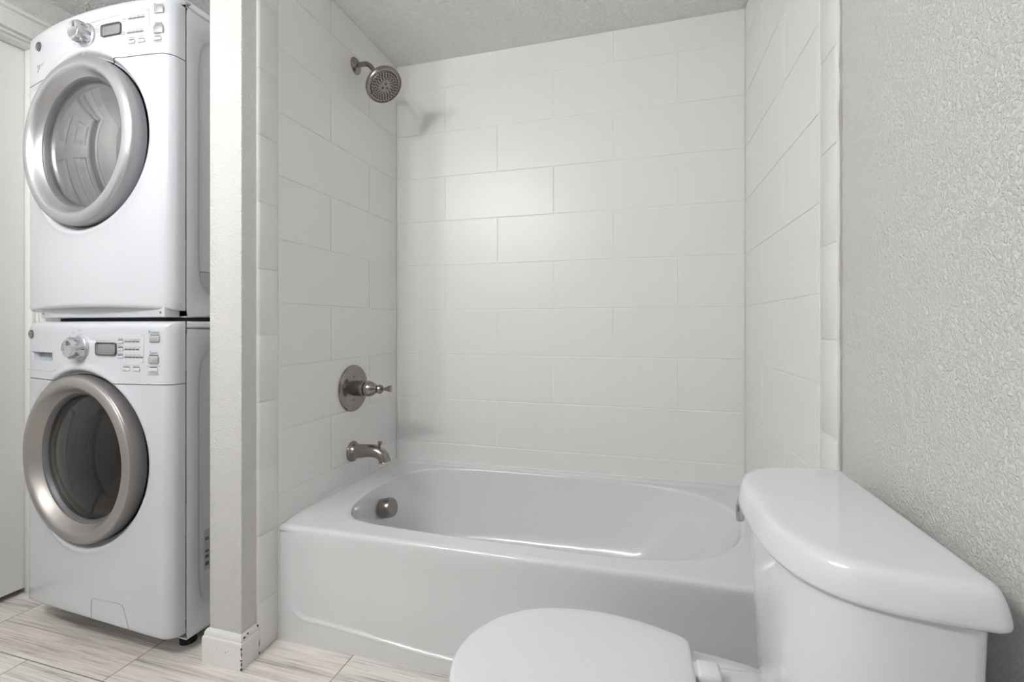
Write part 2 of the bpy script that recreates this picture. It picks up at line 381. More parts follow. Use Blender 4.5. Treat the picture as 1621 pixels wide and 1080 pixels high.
# ------------------------------------------------------------------ bathtub
RIM = .366
TX0, TX1, TY0, TY1 = -.001, WX+.001, -.745, .001
def tub():
    root = thing('bathtub', 'white alcove bathtub with smooth apron set between the tiled walls', 'bathtub', (0, 0, 0))
    N = 144; cx, cy = .78, -.36
    def zr(x, y, z=RIM):
        wall = min((x-TX0)/2.4, (TX1-x)/2.4, TY1-y)
        return z+.008*(x/WX)+.009*(1-smooth(.012, .024, wall))*smooth(TY0+.02, TY0+.09, y)
    op = catmull([(p[0], p[1], 0) for p in ((.112, -.36), (.122, -.48), (.155, -.58), (.225, -.645), (.42, -.668), (.75, -.674), (1.05, -.672), (1.25, -.632), (1.385, -.53), (1.445, -.36), (1.43, -.24), (1.375, -.155), (1.26, -.083), (1.09, -.045), (.83, -.037), (.40, -.045), (.215, -.10), (.135, -.22))], 24, True)
    bot = []
    bx0, bx1, by0, by1, R = .205, 1.03, -.575, -.125, .10
    r2 = .035
    for qx, qy, a0, r in ((bx1-r2, -.185-r2, 0, r2), (bx0+R, by1-R, 90, R), (bx0+R, by0+R, 180, R), (bx1-r2, -.53+r2, 270, r2)):
        for k in range(0, 13): t = math.radians(a0+90*k/12); bot.append(Vector((qx+r*math.cos(t), qy+r*math.sin(t), 0)))
    def at_angle(poly, c, ang):
        d = Vector((math.cos(ang), math.sin(ang))); best = None
        for i in range(len(poly)):
            p = poly[i]-c; q = poly[(i+1) % len(poly)]-c
            den = d.x*(q.y-p.y)-d.y*(q.x-p.x)
            if abs(den) < 1e-12: continue
            s = (p.y*d.x-p.x*d.y)/(-den) if False else None
            # solve d*t = p+(q-p)*s
            ex, ey = q.x-p.x, q.y-p.y
            det = d.x*(-ey)-d.y*(-ex)
            if abs(det) < 1e-12: continue
            t = (p.x*(-ey)-p.y*(-ex))/det; s = (d.x*p.y-d.y*p.x)/det
            if t > 0 and -1e-6 <= s <= 1+1e-6: best = max(best or 0, t)
        return Vector((c.x+d.x*best, c.y+d.y*best, 0))
    rect = [Vector((TX0, TY0, 0)), Vector((TX1, TY0, 0)), Vector((TX1, TY1, 0)), Vector((TX0, TY1, 0))]
    c0 = Vector((cx, cy, 0)); cb = Vector((.62, -.35, 0))
    # angles: an even spread plus the four rectangle corners
    angs = sorted([2*PI*i/N for i in range(N)]+[math.atan2(p.y-cy, p.x-cx) % (2*PI) for p in rect])
    # arc-length resampling of the opening gives even detail at its ends
    O = [at_angle(rect, c0, a) for a in angs]; I = [at_angle(op, c0, a) for a in angs]
    B = []
    for a, q in zip(angs, I): B.append(at_angle(bot, cb, math.atan2((q.y-cb.y)*1.0, (q.x-cb.x)*1.0)))
    secs = []
    edge = [(0, -.020), (0, -.013), (.0012, -.0075), (.0045, -.003), (.009, -.0008), (.0135, 0)]
    for ins, dz in edge:
        s = []
        for o, i in zip(O, I):
            x = min(max(o.x, TX0+ins*0), TX1); y = max(o.y, TY0+ins)
            s.append(Vector((x, y, zr(x, y)+(dz if o.y < TY0+.02 else dz*.02))))
        secs.append(s)
    L0 = secs[-1]
    for f in (.10, .2, .3, .4, .5, .6, .7, .8, .87, .92):
        s = []
        for o, i in zip(L0, I):
            p = o.lerp(i, f); s.append(Vector((p.x, p.y, zr(p.x, p.y))))
        secs.append(s)
    # (fraction towards the bottom outline, depth below the rim)
    depth = .29
    for w, d in ((0, .0), (.012, .0012), (.022, .0045), (.030, .010), (.038, .018), (.06, .035), (.10, .06), (.17, .10), (.27, .15), (.38, .20), (.49, .24), (.58, .262), (.68, .278), (.80, .287), (.93, .2905), (1.0, .291)):
        s = []
        for q, b in zip(I, B):
            p = q.lerp(b, w); s.append(Vector((p.x, p.y, zr(q.x, q.y)-d)))
        secs.append(s)
    for f in (.3, .6, .85):
        s = []
        for b in B:
            p = b.lerp(cb, f); s.append(Vector((p.x, p.y, RIM+.004-.291-.004*f)))
        secs.append(s)
    bm = bmesh.new(); add_loft(bm, secs, True, False, True)
    for f in bm.faces:
        if f.normal.z < 0: pass
    o = from_bm('basin', bm, M['tub'], root, angle=75)
    # apron: a sheet with a shallow recessed panel
    nx, nz = 240, 130; bm = bmesh.new(); top = RIM-.018; grid = []
    for iz in range(nz+1):
        v = iz/nz; row = []
        for ix in range(nx+1):
            x = TX0+(TX1-TX0)*ix/nx; zt = top+.008*(x/WX); z = zt*v
            lo = .078-.030*smooth(.10, .62, x)
            if x > WX/2: lo = .078-.030*smooth(.10, .62, WX-x)
            side = smooth(.035, .075, min(x, WX-x))
            cr = max(0, .16-min(x, WX-x))     # rounded lower corners of the panel
            lo2 = lo+max(0., cr-.05)**2*9
            rec = side*smooth(lo2-.002, lo2+.005, z)
            y = TY0+.006*rec*(1-smooth(.70, 1.0, v))
            lip = .0016*math.exp(-((z-lo2+.004)/.004)**2)*side
            row.append(bm.verts.new((x, y-lip, z)))
        grid.append(row)
    for a, b in zip(grid, grid[1:]):
        for i in range(nx): bm.faces.new((a[i], a[i+1], b[i+1], b[i]))
    from_bm('apron', bm, M['tub'], root, angle=80)
    o1 = lathe('overflow_plate', [(.038, -.02), (.038, .006), (.036, .024), (.033, .028), (.0, .0285)], (.155, -.345, .284), (.97, 0, .24), M['nickel'], root)
    o1['label'] = 'round brushed nickel overflow cover'
    o2 = lathe('drain', [(.036, -.01), (.036, .002), (.03, .004), (.024, .006), (.0, .010)], (.33, -.345, .078), (0, 0, 1), M['nickel'], root)
    o2['label'] = 'brushed nickel drain stopper'
    return root
tub()

def caulk():
    bm = bmesh.new()
    zr = lambda x: RIM+.008*x/WX+.0095
    add_tube(bm, [(.0008, TY0-.0008, .001), (.0008, TY0-.0008, RIM-.012)], .0030, 8)
    n = 40
    pts = [(.0012, lerp(TY0+.004, -.004, k/14), zr(0)-.009*(1-smooth(.3, 1.3, k))) for k in range(15)]+[(lerp(.004, WX-.004, k/n), -.0012, zr(WX*k/n)) for k in range(n+1)]+[(WX-.0012, lerp(-.004, TY0+.004, k/14), zr(WX)) for k in range(15)]
    add_tube(bm, pts, [.0026+random.uniform(-.0005, .0005) for _ in pts], 8)
    structure(from_bm('trim_4', bm, M['caulk_white'], angle=80), 'white caulk bead where the tub meets the tiles', 'caulk')
caulk()

# ------------------------------------------------------------------ shower fittings on the left wall
def shower_head():
    root = thing('showerhead', 'round brushed nickel shower head on a bent arm high on the left tiles', 'shower head', (0, -.33, 2.072))
    lathe('wall_flange', [(.033, .0005), (.033, .003), (.030, .007), (.018, .012), (.012, .016)], (0, 0, 0), (1, 0, 0), M['nickel'], root)
    path = catmull([(.004, 0, 0), (.03, 0, .002), (.055, -.001, -.001), (.075, -.003, -.016), (.092, -.006, -.040), (.102, -.007, -.056)], 8)
    tube('shower_arm', path, .0098, M['nickel'], root, side=(0, 1, 0))
    n = Vector((.62, -.17, -.765)).normalized(); p = Vector((.141, -.012, -.106))
    b = p-n*.062
    head = lathe('spray_head', [(.010, -.006), (.015, -.002), (.016, .006), (.013, .010), (.018, .016), (.032, .026), (.052, .036), (.068, .044), (.0745, .050), (.0755, .056), (.0755, .062), (.073, .066), (.069, .0665), (.068, .064), (.067, .063), (0, .063)], b, n, M['nickel'], root, 64, 30)
    a, u, v = frame(n); f0 = b+n*.0632
    lathe('spray_face', [(.060, 0), (.058, .003), (.024, .0045), (.022, .006), (0, .0062)], f0, n, M['nickel'], head, 56, 30, cap0=False).parent = head
    bm = bmesh.new()
    for r, k, rad, ph in ((.056, 30, .0030, 0), (.047, 24, .0031, .1), (.0385, 20, .0030, 0), (.0305, 16, .0026, .1)):
        for i in range(k):
            t = 2*PI*i/k+ph; c = f0+(u*math.cos(t)+v*math.sin(t))*r
            add_lathe(bm, [(rad, .002), (rad, .0062), (rad*.6, .0072)], c, n, 7)
    for i in range(3):
        t = 2*PI*i/3+.4; c = f0+(u*math.cos(t)+v*math.sin(t))*.011
        add_lathe(bm, [(.0045, .004), (.0045, .0068), (.002, .0072)], c, n, 8)
    z = from_bm('spray_nozzles', bm, M['nickel_dark'], head, angle=30); z['label'] = 'rings of dark rubber nozzles'
    tb = bmesh.new(); c = f0+(u*-.72+v*.40)*.070
    add_box(tb, -.004, .004, -.006, .006, -.003, .003, .001)
    for w in tb.verts: w.co = c+n*w.co.x+(c-f0).normalized()*w.co.y+n.cross((c-f0).normalized())*w.co.z
    from_bm('spray_selector', tb, M['nickel'], head)
shower_head()

def valve():
    root = thing('shower_valve', 'round brushed nickel shower control with a lever on the left tiles above the spout', 'shower valve', (0, -.348, .755))
    lathe('escutcheon', [(.094, .0004), (.094, .004), (.091, .009), (.082, .0125), (.070, .0115), (.062, .0085), (.050, .010), (.036, .012)], (0, 0, 0), (1, 0, 0), M['nickel'], root, 72, 30)
    lathe('sleeve', [(.031, .008), (.031, .058), (.0295, .060), (.025, .061)], (0, 0, 0), (1, 0, 0), M['nickel'], root, 40, 30)
    h = lathe('handle', [(.020, .060), (.0285, .064), (.031, .069), (.031, .078), (.029, .086), (.023, .099), (.0165, .109), (.0145, .113), (.0165, .117), (.0185, .124), (.0165, .131), (.010, .136), (.0, .137)], (0, 0, 0), (1, 0, 0), M['nickel'], root, 40, 25)
    path = [(.132, 0, .001), (.142, 0, .001), (.152, 0, .002), (.163, 0, .003), (.173, 0, .004), (.176, 0, .004)]
    tube('lever_blade', path, [.0058, .0052, .0075, .011, .0135, .0125], M['nickel'], h, 16, side=(0, 1, 0), squash=[1, 1, .8, .6, .5, .5])
    for z in (.047, -.047): lathe('plate_screw', [(.0048, .007), (.0048, .0115), (.003, .0125)], (0, -.004, z), (1, 0, 0), M['nickel'], root, 14)
valve()

def spout():
    root = thing('tub_spout', 'curved brushed nickel tub spout with a diverter knob above the tub rim', 'tub spout', (0, -.35, .500))
    path = catmull([(.0005, 0, 0), (.012, 0, .001), (.03, 0, .002), (.06, 0, .006), (.09, 0, .008), (.118, 0, .004), (.137, 0, -.008), (.146, 0, -.022), (.1485, 0, -.032)], 5)
    n = len(path); key = [(0, .041), (.08, .040), (.13, .0335), (.22, .029), (.4, .0262), (.6, .0245), (.75, .0235), (.88, .0228), (.97, .0235), (1.0, .0245)]
    rad = []
    for i in range(n):
        t = i/(n-1)
        for (a, ra), (b, rb) in zip(key, key[1:]):
            if a <= t <= b+1e-9: rad.append(lerp(ra, rb, (t-a)/(b-a))); break
    tube('spout_body', path, rad, M['nickel'], root, 32, 50, side=(0, 1, 0))
    lathe('diverter_knob', [(.0045, -.004), (.0045, .008), (.007, .011), (.009, .019), (.0085, .021), (0, .0215)], (.124, 0, .0255), (.12, 0, 1), M['nickel'], root, 20, 30)
    lathe('spout_mouth', [(.0195, 0), (.0195, .0015), (.017, .002)], path[-1]+Vector((.0002, 0, .0005)), (.26, 0, -1), M['void'], root, 24)
spout()

# ------------------------------------------------------------------ toilet
TYC = -1.175
def dplan(sc, n=72, depth=.207, half=.2185, xb=1.4945, p=3.0, rb=.018):
    """D-shaped plan: straight back at xb, bowed front; sc shrinks it about its middle"""
    half *= sc; xm = xb-depth*.45; pts = []
    for i in range(n):
        t = PI*i/(n-1)          # sweep along the bowed front from the far to the near end
        c, s = math.cos(t), math.sin(t)
        y = half*math.copysign(abs(c)**(2/p), c); x = (xb-rb)-(depth-rb)*abs(s)**(2/p)
        pts.append((x, y))
    for k in range(1, 7):       # rounded back corners, near end first
        a = PI/2*k/6; pts.append((xb-rb+rb*math.sin(a), -half+rb*(1-math.cos(a))))
    for k in range(0, 6):
        a = PI/2*(1-k/6); pts.append((xb-rb+rb*math.sin(a), half-rb*(1-math.cos(a))))
    return [Vector((xm+(x-xm)*sc, TYC+y, 0)) for x, y in pts]
def toilet():
    root = thing('toilet', 'white close-coupled toilet with closed seat lid in front of the tub', 'toilet', (1.2, TYC, 0))
    inv = Vector(root.location)
    def loc(p, z): return Vector((p.x-inv.x, p.y-inv.y, z))
    def shell(name, secs, m, cap0=True, cap1=True, angle=60):
        bm = bmesh.new(); add_loft(bm, [[loc(p, z) for p in pl] for pl, z in secs], True, cap0, cap1); return from_bm(name, bm, m, root, angle=angle)
    def ins(pl, d):         # pull an outline inwards by about d
        c = sum(pl, Vector())/len(pl); return [p+(c-p).normalized()*d for p in pl]
    T = lambda sc, dep, xb: dplan(1., depth=dep, half=.2185*sc, xb=xb)
    shell('tank', [(T(.83, .138, 1.470), .374), (T(.86, .147, 1.472), .379), (T(.885, .153, 1.474), .395), (T(.935, .164, 1.476), .55), (T(.962, .171, 1.478), .690), (T(.962, .171, 1.478), .702)], M['china'])
    base = dplan(1.0)
    lid = [(ins(base, .010), .6975), (ins(base, .003), .6985), (ins(base, .0005), .7015), (base, .705), (ins(base, .0008), .710), (ins(base, .0035), .721), (ins(base, .007), .730), (ins(base, .0105), .7355), (ins(base, .0155), .7388), (ins(base, .023), .7402), (ins(base, .034), .7406), ([p.lerp(sum(base, Vector())/len(base), .45) for p in base], .7407), ([p.lerp(sum(base, Vector())/len(base), .9) for p in base], .7407)]
    shell('tank_lid', lid, M['china'])
    # flush lever on the front face, far side
    lv = lathe('flush_lever', [(.012, -.012), (.012, .002), (.008, .004), (.008, .010), (0, .010)], loc(Vector((1.322, -.990, 0)), .660), (-1, .35, 0), M['chrome'], root, 24)
    bm = bmesh.new(); secs = []
    for y, hz, th in ((-.958, .008, .010), (-.963, .016, .015), (-.975, .0195, .018), (-1.0, .020, .018), (-1.018, .0185, .016), (-1.0235, .0165, .013), (-1.025, .013, .008)):
        s = []; x1 = 1.3145+(y+1.025)*.30
        for k in range(24):
            t = 2*PI*k/24; c, sn = math.cos(t), math.sin(t)
            xx = x1-.009-th/2*math.copysign(abs(c)**.4, c); zz = .658+hz*math.copysign(abs(sn)**.4, sn)
            s.append(loc(Vector((xx, y, 0)), zz))
        secs.append(s)
    add_loft(bm, secs, True, True, True); a = from_bm('lever_arm', bm, M['chrome'], lv, angle=50); a['label'] = 'chrome paddle of the flush lever'
    lv['label'] = 'chrome flush lever'
    # egg outline of seat and lid
    half = [(.797, 0), (.800, .030), (.812, .068), (.838, .110), (.880, .148), (.935, .174), (1.0, .187), (1.06, .189), (1.13, .179), (1.195, .158), (1.211, .149), (1.2175, .135), (1.219, .10)]
    pts = [(x, y, 0) for x, y in half]+[(1.2195, 0, 0)]+[(x, -y, 0) for x, y in half[::-1][:-1]]
    egg = [Vector((p.x, TYC+p.y, 0)) for p in catmull(pts, 6, True)]
    ce = Vector((1.01, TYC, 0))
    off = lambda d, sx=0: [p+(ce-p).normalized()*d+Vector((sx, 0, 0)) for p in egg]
    shell('seat_lid', [(off(.006), .3925), (off(.001), .394), (off(0), .398), (off(.0008), .403), (off(.004), .4075), (off(.010), .4098), (off(.03), .4112), (off(.09), .4125), (off(.15), .413)], M['seat'])
    shell('seat', [(off(.012), .3715), (off(.005), .373), (off(.003), .378), (off(.003), .386), (off(.007), .3905), (off(.012), .3915)], M['seat'])
    # bowl and pedestal in one china body
    def oval(x0, x1, hw, p=2.3, n=80):
        cx = (x0+x1)/2; rx = (x1-x0)/2
        return [Vector((cx+rx*math.copysign(abs(math.cos(t))**(2/p), math.cos(t)), TYC+hw*math.copysign(abs(math.sin(t))**(2/p), math.sin(t)), 0)) for t in (2*PI*i/n for i in range(n))]
    shell('bowl', [(oval(.93, 1.46, .105, 3), 0.0), (oval(.93, 1.46, .108, 3), .012), (oval(.945, 1.45, .095, 2.8), .05), (oval(.94, 1.45, .092, 2.6), .12), (oval(.90, 1.46, .105, 2.5), .20), (oval(.85, 1.47, .135, 2.4), .27), (oval(.82, 1.475, .162, 2.4), .32), (oval(.808, 1.48, .178, 2.5), .35), (oval(.806, 1.48, .180, 2.5), .362), (oval(.812, 1.475, .174, 2.5), .3695), (oval(.85, 1.44, .14, 2.5), .3705)], M['china'])
    bm = bmesh.new()       # ledge that carries the tank
    secs = []
    for z, g in ((.30, .05), (.345, .012), (.362, .002), (.370, .004), (.3735, .012)):
        secs.append([loc(Vector((px, TYC+py, 0)), z) for px, py in [(1.20+g, -.125+g), (1.27, -.140+g), (1.36, -.150+g), (1.44, -.150+g), (1.465-g, -.135), (1.468-g, 0), (1.465-g, .135), (1.44, .150-g), (1.36, .150-g), (1.27, .140-g), (1.20+g, .125-g), (1.195+g, 0)]])
    add_loft(bm, secs, True, True, True)
    sub = from_bm('tank_ledge', bm, M['china'], root, angle=60)
    for s in (-1, 1):
        bm = bmesh.new(); add_box(bm, 1.222-inv.x, 1.262-inv.x, s*.078-.022, s*.078+.022, .386, .407, .007, 3)
        add_box(bm, 1.205-inv.x, 1.228-inv.x, s*.078-.017, s*.078+.017, .389, .404, .005, 3)
        from_bm('seat_hinge', bm, M['seat'], root)
toilet()

# ------------------------------------------------------------------ stacked washer and dryer
HW, SEAMY = .343, .085
def bow(x): return .036*min(1.15, abs(x)/HW)**2
def text_bits(items):
    """returns a bmesh of flat lettering at (x, z); items: (string, x, z, size)"""
    bm = bmesh.new()
    for s, x, z, size in items:
        cu = bpy.data.curves.new('t', 'FONT'); cu.body = s; cu.size = size; cu.align_x = 'CENTER'; cu.align_y = 'CENTER'; cu.resolution_u = 2; cu.extrude = 0
        ob = bpy.data.objects.new('t', cu); C.objects.link(ob)
        dg = bpy.context.evaluated_depsgraph_get(); me = bpy.data.meshes.new_from_object(ob.evaluated_get(dg))
        for v in me.vertices: v.co = Vector((x+v.co.x, 0, z+v.co.y))
        bm.from_mesh(me); bpy.data.meshes.remove(me); bpy.data.objects.remove(ob); bpy.data.curves.remove(cu)
    return bm
def words(root, items):
    for it in items: from_bm('lettering', drape(text_bits([it]), .0009), M['ink'], root, smooth=False)
class Marks:
    """collects small printed bars; each becomes a part of its own"""
    def __init__(self): self.items = []
    def build(self, name, root, m):
        for x, z, w, h in self.items:
            b = bmesh.new(); add_bar(b, x, z, w, h); from_bm(name, drape(b, .0009), m, root, smooth=False)
def drape(bm, off):
    for v in bm.verts: v.co.y = bow(v.co.x)-off+v.co.y
    return bm
def add_bar(bm, x, z, w, h): 
    n = 4; r0 = []; r1 = []
    for i in range(n+1):
        xx = x-w/2+w*i/n; r0.append(bm.verts.new((xx, 0, z-h/2))); r1.append(bm.verts.new((xx, 0, z+h/2)))
    for i in range(n): bm.faces.new((r0[i], r0[i+1], r1[i+1], r1[i]))

def appliance(root, zb, zt, zc, seam, arch, ringm, sidem, glassm, back=.70, pocket=None, lowbow=1., toprad=.022, cab=(0, 1)):
    R0 = .2645
    N = 168
    def bz(x): return zb+arch*(1-(x/HW)**2)
    corners = [math.atan2(z-zc, x) for x in (-HW, HW) for z in (zb, zt)]
    angs = sorted([2*PI*i/N-PI for i in range(N)]+corners)
    def boundary(a):
        c, s = math.cos(a), math.sin(a); t = 1e9
        if abs(c) > 1e-9: t = min(t, HW/abs(c))
        if s > 1e-9: t = min(t, (zt-zc)/s)
        if s < -1e-9:
            tb = (zb-zc)/s
            for _ in range(6): tb = (bz(max(-HW, min(HW, c*min(tb, t))))-zc)/s
            t = min(t, tb)
        return t
    def depth(x, z, top=True):
        y = bow(x)*lerp(lowbow, 1., smooth(zb, seam-.05, z)); e = (abs(x)-(HW-.03))/.03
        if e > 0: y += .03*(1-math.sqrt(max(0, 1-min(1, e)**2)))
        e = (z-(zt-toprad))/toprad
        if e > 0: y += toprad*(1-math.sqrt(max(0, 1-min(1, e)**2)))
        e = (bz(x)+.012-z)/.012
        if e > 0: y += .012*(1-math.sqrt(max(0, 1-min(1, e)**2)))
        r = math.hypot(x, z-zc)
        y += .017*(1-smooth(.265, .280, r))-.004*math.exp(-((r-.286)/.010)**2)
        return y
    secs = []
    for r in (R0, .2665, .2685, .270, .273, .276, .280, .284, .289, .295, .303):
        secs.append([(min(r, boundary(a)*.97)*math.cos(a), min(r, boundary(a)*.97)*math.sin(a)) for a in angs])
    for f in (.2, .4, .55, .68, .78, .85, .9, .935, .96, .978, .99, 1.0):
        s = []
        for a in angs:
            b = boundary(a); r1 = min(.302, b*.97); r = lerp(r1, b, f); s.append((r*math.cos(a), r*math.sin(a)))
        secs.append(s)
    rows = [[Vector((x, depth(x, zc+z), zc+z)) for x, z in s] for s in secs]
    rows.append([Vector((p.x, SEAMY-.0015, p.z)) for p in rows[-1]])
    def piece(name, keep_above, m):
        bm = bmesh.new(); add_loft(bm, rows, True)
        g = bm.verts[:]+bm.edges[:]+bm.faces[:]
        no = Vector((0, 0, 1)); co = Vector((0, 0, seam+(.0011 if keep_above else -.0011)))
        bmesh.ops.bisect_plane(bm, geom=g, plane_co=co, plane_no=no, clear_inner=keep_above, clear_outer=not keep_above)
        if keep_above and pocket:
            x0, x1, z0, z1 = pocket
            for pc, pn in (((x0, 0, 0), (1, 0, 0)), ((x1, 0, 0), (1, 0, 0)), ((0, 0, z0), (0, 0, 1)), ((0, 0, z1), (0, 0, 1))):
                bmesh.ops.bisect_plane(bm, geom=bm.verts[:]+bm.edges[:]+bm.faces[:], plane_co=pc, plane_no=pn)
            kill = [f for f in bm.faces if x0 < f.calc_center_median().x < x1 and z0 < f.calc_center_median().z < z1]
            bmesh.ops.delete(bm, geom=kill, context='FACES')
        bmesh.ops.recalc_face_normals(bm, faces=bm.faces)
        # make sure fronts face the room (-y)
        s = sum(f.normal.y*f.calc_area() for f in bm.faces)
        if s > 0: bmesh.ops.reverse_faces(bm, faces=bm.faces[:])
        return from_bm(name, bm, m, root, angle=45, normals=False)
    piece('front_panel', False, M['white'])
    con = piece('control_panel', True, M['white_plastic'])
    # cabinet: open-fronted shell, the sides embossed
    bm = bmesh.new(); y0, y1 = SEAMY+.0015, SEAMY+back; z0, ztop = cab[0], cab[1]-.022
    def side(sx):
        cy, cz = (y0+y1)/2, (z0+ztop)/2; hy, hz = (y1-y0)/2, (ztop-z0)/2; n = 96
        def rr(iy, iz, R):
            out = []; a, b = hy-iy, hz-iz
            for k in range(n):
                t = 2*PI*k/n; c, s = math.cos(t), math.sin(t); p = 10 if R > 0 else 60
                out.append((a*math.copysign(abs(c)**(2/p), c), b*math.copysign(abs(s)**(2/p), s)))
            return out
        lay = [(rr(0, 0, 0), 0), (rr(.036, .050, 1), 0), (rr(.039, .053, 1), .0015), (rr(.045, .059, 1), .0065), (rr(.049, .063, 1), .007), (rr(.12, .15, 1), .007)]
        add_loft(bm, [[Vector((sx*(HW-.0005-d), cy+p[0], cz+p[1])) for p in s] for s, d in lay], True, False, True)
    side(1); side(-1)
    X = HW-.0005
    add_box(bm, -X, X, y1-.004, y1, z0, ztop); add_box(bm, -X, X, y0, y1, z0, z0+.004); add_box(bm, -X, X, y0, y1, ztop-.004, ztop-.0005)
    from_bm('cabinet', bm, M['cabinet'], root, angle=35)
    box('top_panel', (-HW, HW, y0, y1, cab[1]-.0205, cab[1]), M['cabinet'], root, .005, 3)
    # drum and bulkhead behind the glass
    lathe('drum', [(.285, .105), (.192, .105), (.192, .13), (.24, .135), (.245, .30), (.24, .52), (.12, .535), (.0, .53)], (0, 0, zc), (0, 1, 0), M['drum'], root, 48, 30, cap0=False)
    # door: lathe ring plus glass; axis points out of the machine (-y)
    prof = [(.2580, -.030), (.2612, -.018), (.2620, -.004), (.2615, .006), (.2600, .0115), (.2575, .0148), (.2555, .0158)]
    ring = lathe('door', [(.2554, .0157), (.2530, .0180), (.2470, .0205), (.2400, .0220), (.2330, .0226), (.2290, .0220), (.2258, .0200), (.2210, .0150), (.2160, .0070), (.2115, -.0005), (.2075, -.005), (.2055, -.0072), (.2045, -.030), (.21, -.040), (.2580, -.030)], (0, 0, zc), (0, -1, 0), ringm, root, 96, 28, cap0=False, cap1=False)
    s = lathe('door_rim', prof, (0, 0, zc), (0, -1, 0), sidem, ring, 96, 40, cap0=False, cap1=False); s['label'] = 'darker grey outer side of the door'
    gasket = lathe('door_gasket', [(.2052, -.0074), (.2015, -.0088), (.1985, -.013), (.194, -.022)], (0, 0, zc), (0, -1, 0), M['lcd_frame'], ring, 96, 40, cap0=False, cap1=False)
    dome = [(.1965*(1-k/18), -.020+.040*(1-(1-k/18)**2)) for k in range(19)]
    lathe('door_glass', dome, (0, 0, zc), (0, -1, 0), glassm, ring, 96, 80, cap0=False, cap1=False)['label'] = 'round door glass'
    return con

def dial(root, x, z, r=.034):
    k = lathe('dial', [(r*1.10, .0), (r*1.10, .003), (r*1.0, .0045), (r*.96, .006), (r*.90, .024), (r*.86, .032), (r*.80, .0355), (r*.70, .0365), (r*.62, .0352), (0, .0345)], (x, bow(x)-.0005, z), (0, -1, 0), M['knob'], root, 40, 25)
    bm = bmesh.new()
    for i in range(14):
        t = 2*PI*i/14; add_box(b2 := bmesh.new(), -.0015, .0015, -.012, .012, -.0008, .0008, .0005)
        for v in b2.verts: v.co = Vector((x, bow(x)-.018, z))+Vector((math.cos(t), 0, math.sin(t)))*(r*.935+v.co.z)+Vector((-math.sin(t), 0, math.cos(t)))*v.co.x+Vector((0, v.co.y, 0))
        merge(bm, b2)
    from_bm('dial_rib', bm, M['knob'], k, angle=30)
    pt = bmesh.new(); add_box(pt, x-.0022, x+.0022, bow(x)-.0375, bow(x)-.0345, z+r*.25, z+r*.66, .0006); from_bm('dial_pointer', pt, M['ink'], k)
    return k
def key(root, name, x, z, w, h, m, t=.004):
    bm = bmesh.new(); add_box(bm, x-w/2, x+w/2, -t, .002, z-h/2, z+h/2, min(w, h)*.18, 2); return from_bm(name, drape(bm, 0), m, root, angle=30)
def badge(root, x, z, r=.0155):
    b = lathe('badge', [(r, -.0005), (r, .0014), (r*.9, .0018), (r*.86, .0012), (0, .0012)], (x, bow(x)-.0006, z), (-.2, -1, 0), M['lcd_frame'], root, 28, 30)
    bm = bmesh.new(); add_tube(bm, [(x+math.cos(t)*r*.93, bow(x)-.0024, z+math.sin(t)*r*.93) for t in (2*PI*i/28 for i in range(29))], r*.07, 6)
    for sgn in (-1, 1):
        add_tube(bm, [(x+sgn*r*.32+math.cos(t)*r*.30*(1-.25*t/6), bow(x)-.0024, z+math.sin(t)*r*.42*(1-.25*t/6)) for t in (.5+5.2*i/18 for i in range(19))], r*.07, 6)
    add_tube(bm, [(x-r*.6, bow(x)-.0024, z-r*.1), (x-r*.2, bow(x)-.0024, z+r*.15), (x+r*.2, bow(x)-.0024, z-r*.12), (x+r*.6, bow(x)-.0024, z+r*.1)], r*.06, 6)
    from_bm('badge_script', bm, M['chrome'], b, angle=60)
    return b
def groove(root, name, pts, rad=.0011, m='ink_light'):
    bm = bmesh.new(); add_tube(bm, [(x, bow(x)-.0002, z) for x, z in pts], rad, 6); return from_bm(name, bm, M[m], root, angle=80)
def arc(cx, cz, r, a0, a1, n=14): return [(cx+r*math.cos(math.radians(lerp(a0, a1, i/n))), cz+r*math.sin(math.radians(lerp(a0, a1, i/n)))) for i in range(n+1)]

